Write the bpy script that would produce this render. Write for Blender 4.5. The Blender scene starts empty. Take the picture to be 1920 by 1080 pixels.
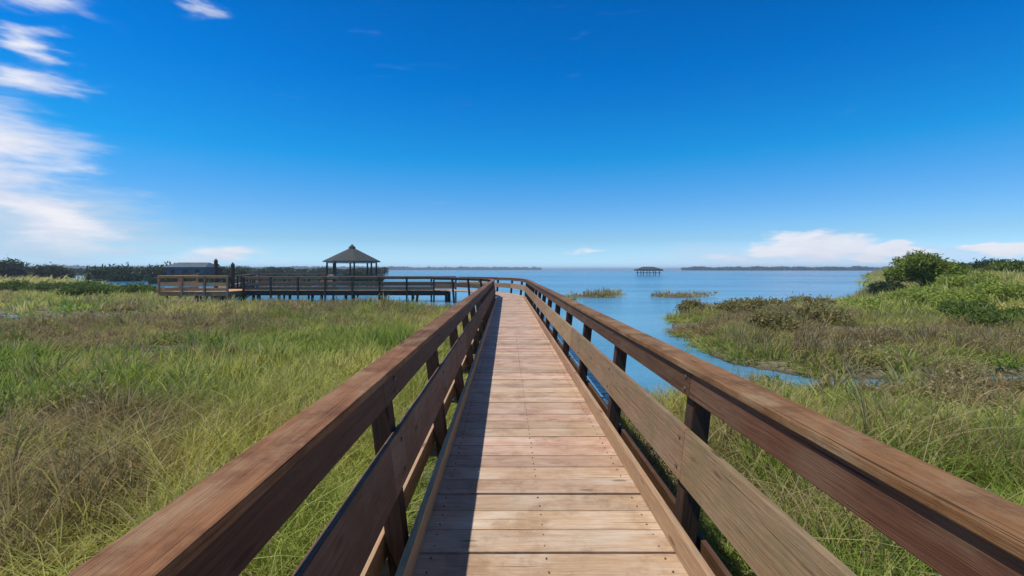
import bpy, math, random
import numpy as np
from mathutils import Vector
random.seed(7); RNG = np.random.default_rng(7)
scene = bpy.context.scene
C = scene.collection
R = math.radians

# ---------------------------------------------------------------- camera
cam_d = bpy.data.cameras.new("camera"); cam = bpy.data.objects.new("camera", cam_d); C.objects.link(cam)
EYE = 1.6; FPX = 900.0
cam.location = (0, 0, EYE); cam.rotation_euler = (R(90), 0, 0)
cam_d.sensor_width = 36; cam_d.lens = 36 * FPX / 1920
cam_d.shift_x = 10 / 1920; cam_d.shift_y = -35 / 1920
cam_d.clip_start = 0.05; cam_d.clip_end = 9000
scene.camera = cam
def ray(px, py):            # (azimuth, elevation) of a photo pixel, to set clouds in the sky
    x = (px - 950) / FPX; z = (505 - py) / FPX
    return math.atan2(x, 1), math.atan2(z, math.hypot(1, x))

# ---------------------------------------------------------------- light
SUN_DIR = Vector((-0.455, -0.12, 1.0)).normalized()
SUN_EL = math.asin(SUN_DIR.z); SUN_AZ = math.atan2(SUN_DIR.x, SUN_DIR.y)
sl = bpy.data.lights.new("sun", 'SUN'); sl.energy = 4.0; sl.angle = R(0.55); sl.color = (1, .95, .87)
so = bpy.data.objects.new("sun", sl); C.objects.link(so)
so.rotation_euler = (-SUN_DIR).to_track_quat('-Z', 'Y').to_euler()
scene.view_settings.view_transform = 'Standard'
scene.view_settings.look = 'None'
scene.view_settings.exposure = 0.0
scene.view_settings.gamma = 1
scene.cycles.use_denoising = True
scene.cycles.max_bounces = 6
scene.cycles.transparent_max_bounces = 8

# ---------------------------------------------------------------- node helpers
class NT:
    def __init__(s, tree): s.t = tree; s.n = tree.nodes; s.l = tree.links
    def node(s, typ, **kw):
        n = s.n.new(typ)
        for k, v in kw.items(): setattr(n, k, v)
        return n
    def put(s, sock, v):
        if v is None: return
        if isinstance(v, bpy.types.NodeSocket): s.l.new(v, sock)
        else:
            if hasattr(sock, 'default_value'):
                if sock.type == 'RGBA' and len(v) == 3: v = (*v, 1)
                sock.default_value = v
    def m(s, op, a, b=None, c=None, clamp=False):
        n = s.node('ShaderNodeMath', operation=op, use_clamp=clamp)
        s.put(n.inputs[0], a); s.put(n.inputs[1], b); s.put(n.inputs[2], c)
        return n.outputs[0]
    def mix(s, f, a, b, mode='MIX'):
        n = s.node('ShaderNodeMix', data_type='RGBA', blend_type=mode)
        s.put(n.inputs[0], f); s.put(n.inputs[6], a); s.put(n.inputs[7], b)
        return n.outputs[2]
    def ramp(s, f, stops):
        n = s.node('ShaderNodeValToRGB'); r = n.color_ramp
        while len(r.elements) < len(stops): r.elements.new(.5)
        for e, (p, c) in zip(r.elements, stops):
            e.position = p; e.color = (*c, 1) if hasattr(c, '__len__') else (c, c, c, 1)
        s.put(n.inputs[0], f); return n.outputs[0]
    def noise(s, vec, scale, detail=4, rough=.55, dist=0):
        n = s.node('ShaderNodeTexNoise')
        s.put(n.inputs['Vector'], vec); n.inputs['Scale'].default_value = scale
        n.inputs['Detail'].default_value = detail; n.inputs['Roughness'].default_value = rough
        n.inputs['Distortion'].default_value = dist
        return n.outputs['Fac']
    def vmul(s, v, k):
        n = s.node('ShaderNodeVectorMath', operation='MULTIPLY'); s.put(n.inputs[0], v); n.inputs[1].default_value = k
        return n.outputs[0]
    def comb(s, x, y, z=0.0):
        n = s.node('ShaderNodeCombineXYZ'); s.put(n.inputs[0], x); s.put(n.inputs[1], y); s.put(n.inputs[2], z)
        return n.outputs[0]
    def smooth(s, x, a, b):
        n = s.node('ShaderNodeMapRange', interpolation_type='SMOOTHSTEP')
        s.put(n.inputs[0], x); n.inputs[1].default_value = a; n.inputs[2].default_value = b
        return n.outputs[0]

# ---------------------------------------------------------------- sky
world = bpy.data.worlds.new("World"); scene.world = world; world.use_nodes = True
w = NT(world.node_tree); w.n.clear()
tc = w.node('ShaderNodeTexCoord').outputs['Generated']
sky = w.node('ShaderNodeTexSky', sky_type='NISHITA', sun_disc=False)
sky.sun_elevation = SUN_EL; sky.sun_rotation = SUN_AZ
sky.air_density = 1.0; sky.dust_density = 0.3; sky.ozone_density = 3.0; sky.altitude = 0
sx = w.node('ShaderNodeSeparateXYZ'); w.l.new(tc, sx.inputs[0])
az = w.m('ARCTAN2', sx.outputs[0], sx.outputs[1])
el = w.m('ARCSINE', sx.outputs[2])
# a very saturated blue that pales towards the horizon
tint = w.ramp(w.m('MULTIPLY', el, 1 / 0.6), [(0.0, (.95, 1.6, 2.8)), (.045, (.80, 1.25, 1.9)), (.1, (.65, 1.02, 1.45)), (.22, (.40, .93, 1.42)), (.37, (.07, .93, 1.47)), (.62, (.003, .76, 1.52)), (.86, (.0, .64, 1.38)), (1, (.40, .40, .45))])  # unseen zenith above the view dimmed and greyed to take blue out of shadows
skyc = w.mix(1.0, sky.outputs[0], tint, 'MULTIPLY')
wq = w.comb(w.m('MULTIPLY', az, 6.0), w.m('MULTIPLY', el, 22.0), 8)
az0, el0 = az, el
waz = w.m('SUBTRACT', w.noise(wq, 1.0, 4, .6), .5); wel = w.m('SUBTRACT', w.noise(w.vmul(wq, (1.3, 1.1, 2.7)), 1.0, 4, .6), .5)
uv = w.comb(w.m('MULTIPLY', az, 5.0), w.m('MULTIPLY', el, 16.0), 0)
n1 = w.noise(uv, 1.3, 7, .6, .5)
n2 = w.noise(w.comb(w.m('MULTIPLY', az, 9.0), w.m('MULTIPLY', el, 55.0), 3.3), 1.0, 5, .55, .3)
az = w.m('ADD', az, w.m('MULTIPLY', waz, .22)); el = w.m('ADD', el, w.m('MULTIPLY', wel, .075))
def blob(px, py, rx, ry, tilt=0.0):   # soft ellipse of cloud cover, 1 in its middle, 0 at its rim
    a0, e0 = ray(px, py)
    ra = rx / FPX * math.cos(a0) ** 2; re = ry / FPX * math.cos(a0)
    da = w.m('SUBTRACT', az, a0); de = w.m('SUBTRACT', el, e0)
    de = w.m('ADD', de, w.m('MULTIPLY', da, -tilt))
    d = w.m('ADD', w.m('POWER', w.m('ABSOLUTE', w.m('MULTIPLY', da, 1 / ra)), 2), w.m('POWER', w.m('ABSOLUTE', w.m('MULTIPLY', de, 1 / re)), 2))
    return w.m('SUBTRACT', 1.0, w.m('SQRT', d), clamp=True)
def union(l):
    r = l[0]
    for x in l[1:]: r = w.m('MAXIMUM', r, x)
    return r
big = union([blob(-60, 285, 350, 175), blob(80, 400, 220, 80, -.35), w.m('MULTIPLY', blob(80, 92, 120, 40, .2), .8), w.m('MULTIPLY', blob(60, 155, 160, 40, .05), .75),
             w.m('MULTIPLY', blob(80, 5, 190, 34), .6), w.m('MULTIPLY', blob(345, 5, 70, 30), .6)])
cb = w.smooth(w.m('ADD', w.m('ADD', w.m('MULTIPLY', big, 1.35), w.m('MULTIPLY', n2, .95)), w.m('MULTIPLY', n1, .5)), .75, 2.0)
cb = w.m('MULTIPLY', cb, w.smooth(big, 0.0, .45))
veil = w.m('MULTIPLY', w.smooth(w.m('ADD', w.m('MULTIPLY', blob(10, 420, 500, 140), 1.1), w.m('MULTIPLY', n2, .8)), .5, 1.2), .8)
low = union([blob(1525, 460, 150, 40), blob(1640, 474, 130, 24), blob(1700, 456, 60, 15), blob(1900, 470, 140, 26), w.m('MULTIPLY', blob(1380, 484, 160, 14), .4), w.m('MULTIPLY', blob(1100, 466, 110, 10), .4), w.m('MULTIPLY', blob(420, 480, 200, 30), .55)])
cl = w.smooth(w.m('ADD', w.m('MULTIPLY', low, 1.6), w.m('MULTIPLY', n1, .75)), .62, 1.15)
cl = w.m('MULTIPLY', w.m('MULTIPLY', cl, w.smooth(low, 0.0, .1)), .9)
lowveil = w.m('MULTIPLY', w.smooth(w.m('ADD', w.m('MULTIPLY', blob(1560, 485, 640, 45), 1.0), w.m('MULTIPLY', n2, .5)), .3, 1.2), .5)
STR = 0.10
cloudc = w.mix(w.smooth(n1, .35, .65), (7.2, 7.6, 9.0), (8.9, 9.0, 9.6))
skyc = w.mix(veil, skyc, (5.0, 6.6, 8.4)); skyc = w.mix(lowveil, skyc, (6.2, 6.8, 8.8))
skyc = w.mix(cb, skyc, cloudc); skyc = w.mix(cl, skyc, cloudc)
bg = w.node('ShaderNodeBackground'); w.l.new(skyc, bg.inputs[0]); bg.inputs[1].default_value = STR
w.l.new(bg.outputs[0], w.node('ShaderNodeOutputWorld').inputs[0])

# ---------------------------------------------------------------- materials
def material(name):
    m = bpy.data.materials.new(name); m.use_nodes = True; t = NT(m.node_tree); t.n.clear()
    out = t.node('ShaderNodeOutputMaterial'); return m, t, out
def wood(name, ca, cb_, cc, rough=.6, grain=.5, spec=.3, wear=None, var=.52):
    """boards: per-board tone from the 'rnd' attribute, long grain along u, weathering blotches"""
    m, t, out = material(name)
    uvn = t.node('ShaderNodeUVMap').outputs[0]
    rnd = t.node('ShaderNodeAttribute', attribute_name='rnd').outputs['Fac']
    s = t.node('ShaderNodeSeparateXYZ'); t.l.new(uvn, s.inputs[0])
    off = t.m('MULTIPLY', rnd, 57.0)
    v1 = t.comb(t.m('MULTIPLY', s.outputs[0], 1.6), t.m('MULTIPLY', s.outputs[1], 46), off)
    g = t.noise(v1, 1.0, 5, .6, .6)
    v2 = t.comb(t.m('MULTIPLY', s.outputs[0], 6), t.m('MULTIPLY', s.outputs[1], 240), off)
    f = t.noise(v2, 1.0, 3, .6, 0)
    b = t.noise(t.comb(t.m('MULTIPLY', s.outputs[0], 2.2), t.m('MULTIPLY', s.outputs[1], 5), t.m('MULTIPLY', rnd, 31.0)), 1.0, 4, .6)
    col = t.mix(t.smooth(g, .3, .7), ca, cb_)
    col = t.mix(t.smooth(b, .42, .72), col, cc)
    if wear: col = t.mix(t.m('MULTIPLY', t.smooth(t.noise(t.node('ShaderNodeNewGeometry').outputs['Position'], 2.6, 7, .72), .46, .66), .85), col, wear)
    tone = t.m('ADD', 1.0 - var * .54, t.m('MULTIPLY', rnd, var))
    tone = t.m('MULTIPLY', tone, t.m('ADD', .78, t.m('MULTIPLY', t.smooth(f, .3, .62), .3)))
    # knots with rings drawn out along the grain, and fine drying splits
    vk = t.node('ShaderNodeTexVoronoi', feature='F1'); vk.inputs['Scale'].default_value = 1.0
    t.put(vk.inputs['Vector'], t.comb(t.m('MULTIPLY', s.outputs[0], 1.5), t.m('MULTIPLY', s.outputs[1], 6.0), t.m('MULTIPLY', rnd, 83.0)))
    kn = t.m('SUBTRACT', 1.0, t.smooth(vk.outputs['Distance'], .05, .13))
    sp_ = t.noise(t.comb(t.m('MULTIPLY', s.outputs[0], .9), t.m('MULTIPLY', s.outputs[1], 95), t.m('ADD', off, 5.0)), 1.0, 2, .5, .3)
    split = t.m('MULTIPLY', t.smooth(sp_, .66, .72), t.smooth(t.noise(t.comb(t.m('MULTIPLY', s.outputs[0], 1.2), t.m('MULTIPLY', s.outputs[1], 9), off), 1.0, 2), .45, .6))
    col = t.mix(t.m('MULTIPLY', kn, .75), col, tuple(v * .35 for v in ca)); col = t.mix(t.m('MULTIPLY', split, .85), col, tuple(v * .18 for v in ca))
    hs = t.node('ShaderNodeHueSaturation'); t.put(hs.inputs['Color'], col); t.put(hs.inputs['Value'], tone)
    t.put(hs.inputs['Hue'], t.m('ADD', .488, t.m('MULTIPLY', t.m('FRACT', t.m('MULTIPLY', rnd, 7.3)), .022)))
    p = t.node('ShaderNodeBsdfPrincipled'); t.l.new(hs.outputs[0], p.inputs['Base Color'])
    t.put(p.inputs['Roughness'], t.m('ADD', rough - .1, t.m('MULTIPLY', b, .22))); p.inputs['Specular IOR Level'].default_value = spec
    bp = t.node('ShaderNodeBump'); bp.inputs['Strength'].default_value = grain; bp.inputs['Distance'].default_value = .004
    t.put(bp.inputs['Height'], t.m('SUBTRACT', t.m('ADD', t.m('MULTIPLY', g, 1.2), f), t.m('MULTIPLY', split, 2.0))); t.l.new(bp.outputs[0], p.inputs['Normal'])
    t.l.new(p.outputs[0], out.inputs[0]); return m
M = {}
M['deck'] = wood('deck_wood', (.50, .32, .20), (.62, .43, .30), (.64, .50, .39), .50, .7, .4, (.40, .24, .145), .32)
M['kerb'] = wood('kerb_wood', (.44, .26, .14), (.55, .37, .22), (.42, .29, .18), .6, .6)
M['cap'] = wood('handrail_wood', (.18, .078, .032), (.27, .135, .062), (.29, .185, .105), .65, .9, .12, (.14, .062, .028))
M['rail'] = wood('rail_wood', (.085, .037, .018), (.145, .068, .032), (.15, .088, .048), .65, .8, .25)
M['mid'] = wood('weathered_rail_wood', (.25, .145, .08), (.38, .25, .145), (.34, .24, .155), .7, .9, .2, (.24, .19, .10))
M['shademid'] = wood('shaded_weathered_rail_wood', (.13, .075, .05), (.22, .135, .09), (.20, .15, .11), .7, .9, .2, (.12, .085, .045))  # darker copy of the weathered wood; the left side's shade put into colour
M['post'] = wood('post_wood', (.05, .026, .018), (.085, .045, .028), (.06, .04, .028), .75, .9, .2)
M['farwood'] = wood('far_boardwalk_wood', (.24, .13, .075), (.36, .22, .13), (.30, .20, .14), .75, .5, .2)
M['orangewood'] = wood('orange_boardwalk_wood', (.74, .34, .13), (.82, .45, .20), (.66, .38, .19), .7, .5, .2)  # orange wood brightened; sunlight on the platform's shade-side faces put into colour
M['dark'] = wood('dark_pile_wood', (.045, .035, .03), (.08, .06, .05), (.05, .045, .04), .8, .6, .2)
def plain(name, col, col2=None, scale=3, rough=.8, spec=.2, stretch=(1, 1, 1)):
    m, t, out = material(name)
    pos = t.vmul(t.node('ShaderNodeNewGeometry').outputs['Position'], stretch)
    n = t.noise(pos, scale, 5, .6)
    c = t.mix(t.smooth(n, .3, .7), col, col2 or tuple(x * .7 for x in col))
    p = t.node('ShaderNodeBsdfPrincipled'); t.l.new(c, p.inputs['Base Color'])
    p.inputs['Roughness'].default_value = rough; p.inputs['Specular IOR Level'].default_value = spec
    bp = t.node('ShaderNodeBump'); bp.inputs['Strength'].default_value = .4; bp.inputs['Distance'].default_value = .02
    t.put(bp.inputs['Height'], n); t.l.new(bp.outputs[0], p.inputs['Normal'])
    t.l.new(p.outputs[0], out.inputs[0]); return m
M['shingle'] = plain('roof_shingle', (.085, .095, .10), (.05, .055, .05), 2.5, .9, .15, (1, 1, 6))
M['lightpaint'] = plain('pale_paint', (.62, .56, .56), (.5, .45, .45), 2, .6)
M['greyroof'] = plain('grey_metal_roof', (.10, .14, .16), (.08, .11, .13), .6, .6)
M['steel'] = plain('galvanised_steel', (.45, .47, .48), (.35, .37, .38), 3, .5, .4)
M['bark'] = plain('bark', (.10, .075, .055), (.05, .04, .03), 8, .9)
M['nail'] = plain('nail_steel', (.10, .08, .07), (.16, .10, .07), 30, .5, .4)

def leaf_mat(name, a, b, c, trans=.35):
    m, t, out = material(name)
    rnd = t.node('ShaderNodeAttribute', attribute_name='rnd').outputs['Fac']
    n = t.noise(t.node('ShaderNodeNewGeometry').outputs['Position'], 1.3, 3, .5)
    col = t.mix(rnd, a, b); col = t.mix(t.smooth(n, .45, .7), col, c)
    d = t.node('ShaderNodeBsdfPrincipled'); t.l.new(col, d.inputs['Base Color']); d.inputs['Roughness'].default_value = .55
    d.inputs['Specular IOR Level'].default_value = .25
    tr = t.node('ShaderNodeBsdfTranslucent'); t.l.new(col, tr.inputs[0])
    mx = t.node('ShaderNodeMixShader'); mx.inputs[0].default_value = trans
    t.l.new(d.outputs[0], mx.inputs[1]); t.l.new(tr.outputs[0], mx.inputs[2]); t.l.new(mx.outputs[0], out.inputs[0]); return m
M['leaf'] = leaf_mat('shrub_leaves', (.07, .12, .02), (.19, .27, .04), (.12, .15, .03))
M['brightleaf'] = leaf_mat('bright_shrub_leaves', (.22, .31, .04), (.42, .48, .09), (.28, .33, .08))
M['yellowleaf'] = leaf_mat('yellow_green_leaves', (.10, .15, .02), (.30, .37, .05), (.17, .22, .04))
M['darkleaf'] = leaf_mat('dark_tree_leaves', (.035, .06, .025), (.07, .10, .035), (.05, .08, .035))
M['oliveleaf'] = leaf_mat('olive_shrub_leaves', (.20, .19, .06), (.38, .33, .13), (.26, .20, .09))

def grass_mat(name):
    """blades: tuft-wide dryness comes from the scattered points ('dry' on the instancer), blade tone from 'rnd'"""
    m, t, out = material(name)
    dry = t.node('ShaderNodeAttribute', attribute_name='dry', attribute_type='INSTANCER').outputs['Fac']
    yel = t.node('ShaderNodeAttribute', attribute_name='yel', attribute_type='INSTANCER').outputs['Fac']
    orn = t.node('ShaderNodeObjectInfo').outputs['Random']
    rnd = t.node('ShaderNodeAttribute', attribute_name='rnd').outputs['Fac']
    hgt = t.node('ShaderNodeAttribute', attribute_name='hgt').outputs['Fac']
    green = t.mix(rnd, (.20, .31, .03), (.45, .57, .09))
    green = t.mix(t.m('MULTIPLY', orn, .5), green, (.22, .29, .09))
    yellow = t.mix(rnd, (.52, .52, .10), (.82, .74, .30))
    brown = t.mix(rnd, (.20, .14, .055), (.66, .54, .29))
    brown = t.mix(t.m('MULTIPLY', orn, .6), brown, (.32, .26, .12))
    c = t.mix(yel, green, yellow)
    c = t.mix(t.m('MULTIPLY', t.smooth(t.m('ADD', hgt, t.m('MULTIPLY', rnd, .5)), .9, 1.5), .55), c, (.42, .37, .17))
    c = t.mix(t.m('ADD', t.m('SUBTRACT', dry, .5), t.m('ADD', t.m('MULTIPLY', rnd, .5), .25), clamp=True), c, brown) if False else t.mix(t.smooth(t.m('ADD', dry, t.m('MULTIPLY', t.m('SUBTRACT', rnd, .5), .5)), .35, .65), c, brown)
    d = t.node('ShaderNodeBsdfPrincipled'); t.l.new(c, d.inputs['Base Color']); d.inputs['Roughness'].default_value = .6
    d.inputs['Specular IOR Level'].default_value = .15
    tr = t.node('ShaderNodeBsdfTranslucent'); t.l.new(c, tr.inputs[0])
    mx = t.node('ShaderNodeMixShader'); mx.inputs[0].default_value = .45
    t.l.new(d.outputs[0], mx.inputs[1]); t.l.new(tr.outputs[0], mx.inputs[2]); t.l.new(mx.outputs[0], out.inputs[0]); return m
M['grass'] = grass_mat('marsh_grass_blades')

# ---------------------------------------------------------------- mesh helpers
class MB:
    def __init__(s): s.v = []; s.f = []; s.uv = []; s.rnd = []
    def box(s, p0, p1, wid, hgt, side=(1, 0, 0), rnd=None, taper=1.0):
        """beam from p0 to p1; wid measured along `side`, hgt across it; centred on the line"""
        p0 = Vector(p0); p1 = Vector(p1); d = p1 - p0; L = d.length; d.normalize()
        a = Vector(side); a = (a - d * a.dot(d)).normalized(); b = d.cross(a)
        r = random.random() if rnd is None else rnd
        i = len(s.v); o = random.random() * 9
        for k, (p, q) in enumerate(((p0, 1.0), (p1, taper))):
            for sa, sb in ((-1, -1), (1, -1), (1, 1), (-1, 1)):
                s.v.append(p + a * (sa * wid / 2 * q) + b * (sb * hgt / 2 * q))
        quads = [((0, 3, 2, 1), None), ((4, 5, 6, 7), None), ((0, 1, 5, 4), wid), ((1, 2, 6, 5), hgt), ((2, 3, 7, 6), wid), ((3, 0, 4, 7), hgt)]
        acc = 0
        for q, wd in quads:
            s.f.append([i + x for x in q]); s.rnd.append(r)
            if wd is None: s.uv += [(o, acc), (o, acc + hgt), (o + wid * .1, acc + hgt), (o + wid * .1, acc)]
            else: s.uv += [(o, acc), (o, acc + wd), (o + L, acc + wd), (o + L, acc)]; acc += wd
    def cyl(s, p0, p1, r0, r1, n=10, rnd=None):
        p0 = Vector(p0); p1 = Vector(p1); d = p1 - p0; L = d.length; d.normalize()
        a = d.orthogonal().normalized(); b = d.cross(a); i = len(s.v); r = random.random() if rnd is None else rnd
        for p, q in ((p0, r0), (p1, r1)):
            for k in range(n):
                t = 2 * math.pi * k / n; s.v.append(p + (a * math.cos(t) + b * math.sin(t)) * q)
        for k in range(n):
            j = (k + 1) % n; s.f.append([i + k, i + j, i + n + j, i + n + k]); s.rnd.append(r)
            s.uv += [(0, k * .1), (0, k * .1 + .1), (L, k * .1 + .1), (L, k * .1)]
        for cap in (list(range(i, i + n))[::-1], list(range(i + n, i + 2 * n))):
            s.f.append(cap); s.rnd.append(r); s.uv += [(0, 0)] * n
    def poly(s, pts, rnd=.5):
        i = len(s.v); s.v += [Vector(p) for p in pts]; s.f.append(list(range(i, i + len(pts)))); s.rnd.append(rnd)
        s.uv += [(p[0], p[1]) for p in pts]
    def build(s, name, mat, parent=None, bevel=0, loc=None):
        me = bpy.data.meshes.new(name)
        off = Vector(loc) if loc is not None else (parent.location if parent is not None else Vector((0, 0, 0)))
        me.from_pydata([v - off for v in s.v], [], s.f)
        uvl = me.uv_layers.new(name='UVMap'); uvl.data.foreach_set('uv', np.array(s.uv, dtype=np.float32).ravel())
        at = me.attributes.new('rnd', 'FLOAT', 'FACE'); at.data.foreach_set('value', np.array(s.rnd, dtype=np.float32))
        me.materials.append(mat); o = bpy.data.objects.new(name, me); C.objects.link(o)
        if parent is not None: o.parent = parent
        elif loc is not None: o.location = loc
        if bevel:
            b = o.modifiers.new('edge', 'BEVEL'); b.width = bevel; b.segments = 2; b.limit_method = 'ANGLE'
        return o
def empty(name, loc, label, cat, group=None):
    o = bpy.data.objects.new(name, None); o.empty_display_size = .3; C.objects.link(o); o.location = loc
    o['label'] = label; o['category'] = cat
    if group: o['group'] = group
    bpy.context.view_layer.update(); return o
def fast_mesh(name, V, F, mat, rnd=None, hgt=None, link=True, dom='FACE'):
    me = bpy.data.meshes.new(name); V = np.asarray(V, np.float32); F = np.asarray(F, np.int32)
    nf, k = F.shape
    me.vertices.add(len(V)); me.vertices.foreach_set('co', V.ravel())
    me.loops.add(nf * k); me.loops.foreach_set('vertex_index', F.ravel())
    me.polygons.add(nf); me.polygons.foreach_set('loop_start', np.arange(0, nf * k, k, dtype=np.int32))
    me.polygons.foreach_set('loop_total', np.full(nf, k, np.int32)); me.update(calc_edges=True)
    if rnd is not None: me.attributes.new('rnd', 'FLOAT', dom).data.foreach_set('value', np.asarray(rnd, np.float32))
    if hgt is not None: me.attributes.new('hgt', 'FLOAT', 'POINT').data.foreach_set('value', np.asarray(hgt, np.float32))
    me.materials.append(mat); o = bpy.data.objects.new(name, me)
    if link: C.objects.link(o)
    return o
_tab = np.random.default_rng(3).random((256, 256))
def vnoise(x, y, s):
    x = np.asarray(x, float) / s; y = np.asarray(y, float) / s
    xi = np.floor(x).astype(int); yi = np.floor(y).astype(int); fx = x - xi; fy = y - yi
    fx = fx * fx * (3 - 2 * fx); fy = fy * fy * (3 - 2 * fy)
    g = lambda a, b: _tab[a % 256, b % 256]
    return (g(xi, yi) * (1 - fx) + g(xi + 1, yi) * fx) * (1 - fy) + (g(xi, yi + 1) * (1 - fx) + g(xi + 1, yi + 1) * fx) * fy
def fbm(x, y, s): return (vnoise(x, y, s) + .5 * vnoise(x + 31, y + 17, s / 2.1) + .25 * vnoise(x + 7, y + 91, s / 4.3)) / 1.75

# ---------------------------------------------------------------- terrain and water
WATER_Z = -0.9
# outline of the open water (sea + creek beside the boardwalk); everything else is marsh
SEA = np.array([(-.3, 9.4), (1.6, 8.3), (3.0, 8.9), (4.6, 10.0), (6.7, 11.0), (5.9, 13.5), (5.9, 16.0), (7.2, 19.5), (8.2, 23.5), (9.6, 26.0), (12, 27.6),
                (17, 29.0), (22, 32.5), (30, 41), (47, 62), (95, 125), (320, 420), (2300, 2900), (4200, 4500), (-4300, 4500), (-2500, 950), (-420, 330),
                (-150, 140), (-62, 72), (-40, 52), (-27, 45), (-25.5, 36.5), (-23, 32.2), (-14, 31.2), (-6, 30.5), (-2.5, 28), (-.6, 24), (-.4, 16)])
def sdist(P, poly):
    """signed distance, positive inside the polygon"""
    d = np.full(len(P), 1e9); inside = np.zeros(len(P), bool); n = len(poly)
    for i in range(n):
        a = poly[i]; b = poly[(i + 1) % n]; ab = b - a; t = np.clip(((P - a) @ ab) / (ab @ ab), 0, 1)
        d = np.minimum(d, np.hypot(*(P - a - t[:, None] * ab).T))
        c = (a[1] > P[:, 1]) != (b[1] > P[:, 1]); xx = a[0] + (P[:, 1] - a[1]) / ((b[1] - a[1]) if b[1] != a[1] else 1e-9) * ab[0]
        inside ^= c & (P[:, 0] < xx)
    return np.where(inside, d, -d)
POOLS = [(6.9, 9.8, 1.3, .85), (8.2, 10.5, .9, .5), (9.8, 10.0, 1.1, .45), (11.6, 10.8, 1.0, .5), (5.3, 9.3, .5, .4), (8.6, 13.6, .9, .5), (12.5, 15.5, 1.6, .6), (-9.5, 12.8, .9, .5), (-5.2, 8.2, .5, .35), (-22.5, 23.0, 4.5, 2.3), (-29, 24.5, 4.0, 2.0), (-34, 31, 5, 1.8), (-13.5, 20, 1.2, .7), (-12, 31.5, 1.8, .7), (5.2, 15.0, .9, 1.2)]
ISLETS = [(8.0, 44, 2.2, 2.0), (10.2, 47, 1.6, 1.2), (15.4, 44, 2.2, 1.8), (18.2, 46, 1.6, 1.2), (5.0, 40, 1.0, 1.0)]
def ground_h(x, y):
    x = np.asarray(x, float); y = np.asarray(y, float); P = np.stack([x, y], 1)
    D = np.hypot(x, y)
    sd = sdist(P, SEA) + (fbm(x, y, 2.3) - .5) * 1.5 * np.clip((D - 4) / 6, .25, 1) + (fbm(x, y, 14) - .5) * np.clip(D / 30, 0, 8)
    land = np.clip(-sd / 1.6, -1, 1)
    h = WATER_Z + np.where(land > 0, .04 + .22 * land, land * .6 - .02)
    h += np.where(land > 0, (fbm(x, y, 1.1) - .5) * .18 + (fbm(x + 50, y, 9) - .5) * .35 * land, 0)
    for px, py, rx, ry in ISLETS:
        q = ((x - px) / rx) ** 2 + ((y - py) / ry) ** 2 + (fbm(x, y, 1.5) - .5) * 1.3
        h = np.where(q < 1, np.maximum(h, WATER_Z + .16 * np.clip(1.2 - q, 0, 1)), h)
    for px, py, rx, ry in POOLS:
        q = ((x - px) / rx) ** 2 + ((y - py) / ry) ** 2 + (fbm(x, y, .7) - .5) * 1.2
        h = np.where(q < 1.6, np.minimum(h, WATER_Z - .08 + .14 * np.clip(q - .5, 0, 1.1)), h)
    # bank that rises to the right
    rise = np.clip((x - 15) / 16, 0, 1) * np.clip((y - 9) / 14, 0, 1) * np.clip(-sd / 7, 0, 1)
    h += rise * rise * (3 - 2 * rise) * (.95 + .7 * fbm(x, y, 11) + .010 * np.clip(D - 35, 0, 60))
    return h
def axis(lim, near, n):
    t = np.linspace(-1, 1, n); k = math.asinh(lim / near); return np.sinh(t * k) * near
gx = axis(4300, 6, 361); gy = axis(4300, 6, 361)
X, Y = np.meshgrid(gx, gy); hz = ground_h(X.ravel(), Y.ravel())
n = len(gx); idx = np.arange(n * n).reshape(n, n)
F = np.stack([idx[:-1, :-1], idx[:-1, 1:], idx[1:, 1:], idx[1:, :-1]], -1).reshape(-1, 4)
m, t, out = material('marsh_mud')
pos = t.node('ShaderNodeNewGeometry').outputs['Position']
n1_ = t.noise(pos, .35, 6, .6); n2_ = t.noise(pos, 6, 5, .65)
c = t.mix(t.smooth(n1_, .35, .65), (.10, .085, .05), (.075, .10, .03)); c = t.mix(t.smooth(n2_, .4, .7), c, (.23, .19, .12))
sg = t.node('ShaderNodeSeparateXYZ'); t.l.new(pos, sg.inputs[0]); wet = t.smooth(t.m('ADD', sg.outputs[2], t.m('MULTIPLY', n2_, .08)), WATER_Z + .13, WATER_Z + .03)
c = t.mix(wet, c, (.06, .048, .035))
p = t.node('ShaderNodeBsdfPrincipled'); t.l.new(c, p.inputs['Base Color']); t.put(p.inputs['Roughness'], t.m('SUBTRACT', .88, t.m('MULTIPLY', wet, .55)))
bp = t.node('ShaderNodeBump'); bp.inputs['Strength'].default_value = .8; bp.inputs['Distance'].default_value = .05; t.put(bp.inputs['Height'], n2_)
t.l.new(bp.outputs[0], p.inputs['Normal']); t.l.new(p.outputs[0], out.inputs[0]); M['mud'] = m
g = fast_mesh('ground', np.stack([X.ravel(), Y.ravel(), hz], 1), F, M['mud']); g['kind'] = 'structure'
for pl in g.data.polygons: pl.use_smooth = True
m, t, out = material('bay_water')
pos = t.node('ShaderNodeNewGeometry').outputs['Position']
wv = t.m('ADD', t.noise(t.vmul(pos, (1, 1.6, 1)), 2.2, 4, .6, .4), t.m('MULTIPLY', t.noise(t.vmul(pos, (.35, 1, 1)), .30, 4, .55), 3.0))
streak = t.noise(t.vmul(pos, (.05, .35, 1)), .22, 4, .55, .2)
p = t.node('ShaderNodeBsdfPrincipled')
sp = t.node('ShaderNodeSeparateXYZ'); t.l.new(pos, sp.inputs[0]); deep = t.smooth(sp.outputs[1], 18, 120)  # bluer with distance: waves' reflection of higher sky put into colour, with depth
t.l.new(t.mix(deep, t.mix(t.smooth(streak, .40, .62), (.08, .27, .44), (.14, .36, .54)), t.mix(t.smooth(streak, .42, .58), (.015, .12, .28), (.05, .26, .46))), p.inputs['Base Color'])
p.inputs['Roughness'].default_value = .16; p.inputs['IOR'].default_value = 1.17
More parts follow.
